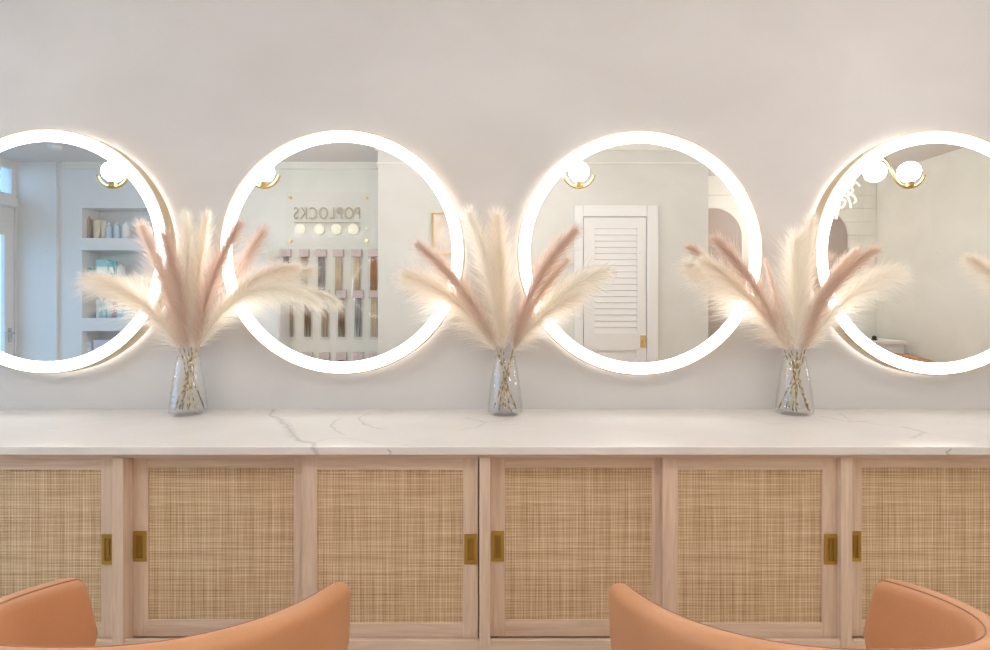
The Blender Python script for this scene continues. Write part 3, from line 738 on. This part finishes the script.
def make_pack(hk):
    r = empty('hair_pack', (0,0,0), '', 'hair extension pack', 'packs of hair extensions hanging on the back wall')
    MB().box(-.052,.052,.012,.04,-.075,0,.004).build('header_card', 'header', r)
    MB().box(-.052,.052,.018,.032,-.50,-.075,.003).build('sleeve', 'sleeve', r)
    hb = MB()
    for k in range(7):
        x = -.027+.009*k; hb.tube([(x*.9,.025,-.08),(x,.025,-.25),(x*1.15+.004*math.sin(k*2),.025,-.47)], [.005,.0058,.003], 6)
    hb.build('hair_bundle', hk, r, smooth=True)
    MB().tube([(0,0,-.03),(0,.045,-.03)], .003, 6).build('peg', 'chrome', r)
    return r
protos = {}
rows = [(249.5,[(287,'hair_black'),(305,'hair_ash'),(322,'hair_grey'),(339,'hair_blonde'),(357,'hair_blonde'),(374,'hair_copper')],'top row'),
        (290.5,[(274,'hair_grey'),(291,'hair_ash'),(308.5,'hair_brown'),(325.5,'hair_ash'),(342,'hair_brown'),(358.5,'hair_grey'),(374.5,'hair_blonde')],'middle row'),
        (352,[(291,'hair_ash'),(308.5,'hair_brown'),(325.5,'hair_blonde'),(342,'hair_grey'),(358.5,'hair_brown'),(374.5,'hair_ash')],'bottom row')]
ordn = ['first','second','third','fourth','fifth','sixth','seventh']
for ry, items, rn in rows:
    for j, (px, hk) in enumerate(items):
        if hk not in protos: protos[hk] = o = make_pack(hk)
        else: o = copy_tree(protos[hk])
        o.location = (RX(px,5.6), YF, WZ(ry,5.6))
        relabel(o, '%s hair pack, %s from the left in the %s reflected in the second mirror' % (hk.split('_')[1], ordn[j], rn))
cb = empty('display_cabinet', (RX(271,5.45), 2*YM-5.45, 0), 'narrow white cabinet left of the hair packs reflected in the second mirror', 'cabinet')
MB().box(-.14,.14,-.14,.13,0,WZ(262,5.3),.004).build('body', 'white', cb); MB().box(-.13,.13,.13,.145,.08,WZ(262,5.3)-.02,.003).build('door', 'white', cb)
gr_ = MB()
for k in range(90):
    a = rng.uniform(-1,1); b = rng.uniform(-1,1); l = rng.uniform(.1,.2)
    gr_.tube([(a*.03,b*.03,0),(a*.06,b*.05,l*.6),(a*.12,b*.08,l)], [.0018,.0014,.0005], 4)
tag(gr_.build('dried_grass', 'ivory', loc=(RX(271,5.45), 2*YM-5.45, WZ(262,5.3))), 'spray of white dried grass lying on the narrow white cabinet', 'dried grass')

# framed picture at the right of the second mirror
pf = empty('picture_frame', ((RX(432,4.9)+RX(466,4.9))/2, YN, WZ(255,4.9)), 'thin gold picture frame reflected at the right rim of the second mirror', 'picture')
hw = (RX(466,4.9)-RX(432,4.9))/2; ph = WZ(213,4.9)-WZ(255,4.9)
f = MB(); f.box(-hw,-hw+.015,.001,.025,0,ph).box(hw-.015,hw,.001,.025,0,ph).box(-hw+.015,hw-.015,.001,.025,0,.015).box(-hw+.015,hw-.015,.001,.025,ph-.015,ph)
f.build('frame', 'brass', pf)
M['print'] = noise_mat('pale_print', [(.4, (.75,.66,.58)), (.6, (.84,.78,.70))], (1,1,1), 5)
MB().box(-hw+.015,hw-.015,.001,.012,.015,ph-.015).build('print', 'print', pf)

# ------------------------------------------------------------ bottles and boxes in the niches (leftmost mirror)
def P_(name, c, r=.35): M[name] = mat(name, c, r); return name
for n_, c in (('taupe_plastic', (.42,.33,.28)), ('cream_plastic', (.85,.76,.58)), ('clear_blue', (.62,.74,.80)), ('teal', (.12,.50,.50)), ('light_teal', (.35,.68,.72)), ('white_plastic', (.88,.88,.88)), ('lilac', (.68,.62,.75))): P_(n_, c)
def bottle(px, zb, w_, h_, body, cap, shape, label):
    Yb = YF-.10; o = empty('product_bottle' if shape != 'tube' else 'product_tube', (RX(px, 2*YM-Yb), Yb, zb), label, 'bottle' if shape != 'tube' else 'tube', 'hair products on the niche shelves')
    r = w_/2
    if shape == 'tube':
        m = MB(); vs = []; n = 16
        for t, rx, ry in ((.12,r*.8,r*.8),(.5,r*.95,r*.55),(1,r*1.05,.004)): vs += [(rx*math.cos(2*PI*k/n), ry*math.sin(2*PI*k/n), h_*t) for k in range(n)]
        fs = [(i*n+k, i*n+(k+1) % n, (i+1)*n+(k+1) % n, (i+1)*n+k) for i in range(2) for k in range(n)]+[tuple(range(n))[::-1], tuple(2*n+k for k in range(n))]
        m.add(vs, fs).build('body', body, o, smooth='auto'); MB().lathe([(.001,0),(r*.7,0),(r*.7,h_*.12),(.001,h_*.12)], 16).build('cap', cap, o)
    else:
        sh = .80 if shape == 'pump' else .92
        MB().lathe([(.001,0),(r*.95,0),(r,h_*.02),(r,h_*(sh-.12)),(r*.85,h_*(sh-.04)),(r*.42,h_*(sh)),(r*.40,h_*(sh+.02)),(.001,h_*(sh+.02))], 20).build('body', body, o, smooth='auto')
        c = MB().lathe([(.001,h_*(sh+.02)),(r*.5,h_*(sh+.02)),(r*.45,h_),(.001,h_)], 14)
        if shape == 'pump': c.tube([(0,0,h_*.97),(0,r*1.1,h_*.97)], r*.16, 6)
        c.build('cap', cap, o, smooth='auto')
    return o
def carton(px, zb, w_, h_, m_, label):
    Yb = YF-.10; o = empty('product_box', (RX(px, 2*YM-Yb), Yb, zb), label, 'box', 'hair products on the niche shelves')
    MB().box(-w_/2, w_/2, -.03, .03, 0, h_, .002).build('carton', m_, o); MB().box(-w_/2+.008, w_/2-.008, .03, .0306, h_*.35, h_*.65).build('printed_band', 'white_plastic', o)
z1_, z2_, z3_, z4_ = nz[1], nz[3], nz[5], nz[7]
bottle(88, z1_, .075,.235,'taupe_plastic','taupe_plastic','b','tall taupe bottle at the left end of the top niche')
bottle(97, z1_, .075,.20,'cream_plastic','cream_plastic','tube','wide cream tube, next right of the tall taupe bottle')
bottle(103.5, z1_, .05,.19,'cream_plastic','brass','tube','narrow cream tube with a gold cap in the top niche')
bottle(109, z1_, .06,.17,'clear_blue','white_plastic','pump','pale blue pump bottle right of the cream tubes in the top niche')
bottle(117, z1_, .06,.17,'clear_blue','white_plastic','b','pale blue bottle second from the right in the top niche')
bottle(126, z1_, .075,.17,'white_plastic','white_plastic','b','wide white bottle at the right of the top niche')
carton(90, z2_, .07,.12,'teal','small teal box at the left of the second niche')
carton(104, z2_, .12,.20,'light_teal','large pale teal box in the second niche')
carton(113, z2_, .06,.19,'teal','dark teal box right of the large pale teal one')
bottle(121, z2_, .07,.16,'white_plastic','cream_plastic','b','white bottle at the right of the second niche')
for k, px in enumerate((99,104.5,110,115.5)):
    bottle(px, z3_, .05,.20,('clear_blue','light_teal','clear_blue','taupe_plastic')[k],'black','b','slim bottle with a black cap, %s from the left in the third niche' % ordn[k])
carton(121.5, z3_, .06,.13,'light_teal','short teal box right of the black capped bottles'); carton(129, z3_, .07,.09,'clear_blue','low pale blue box at the right of the third niche')
carton(89.5, z4_, .07,.19,'clear_blue','pale blue box at the left of the bottom niche'); carton(102, z4_, .14,.21,'lilac','lilac edged white box in the bottom niche')
# smoke detector on the ceiling
sd = MB().lathe([(.001,-.03),(.05,-.03),(.06,0),(.001,0)], 24, (RX(55,5.0), 2*YM-5.0, ZH)).build('smoke_detector', 'white', smooth='auto')
tag(sd, 'round white smoke detector on the ceiling seen in the leftmost mirror', 'smoke detector')
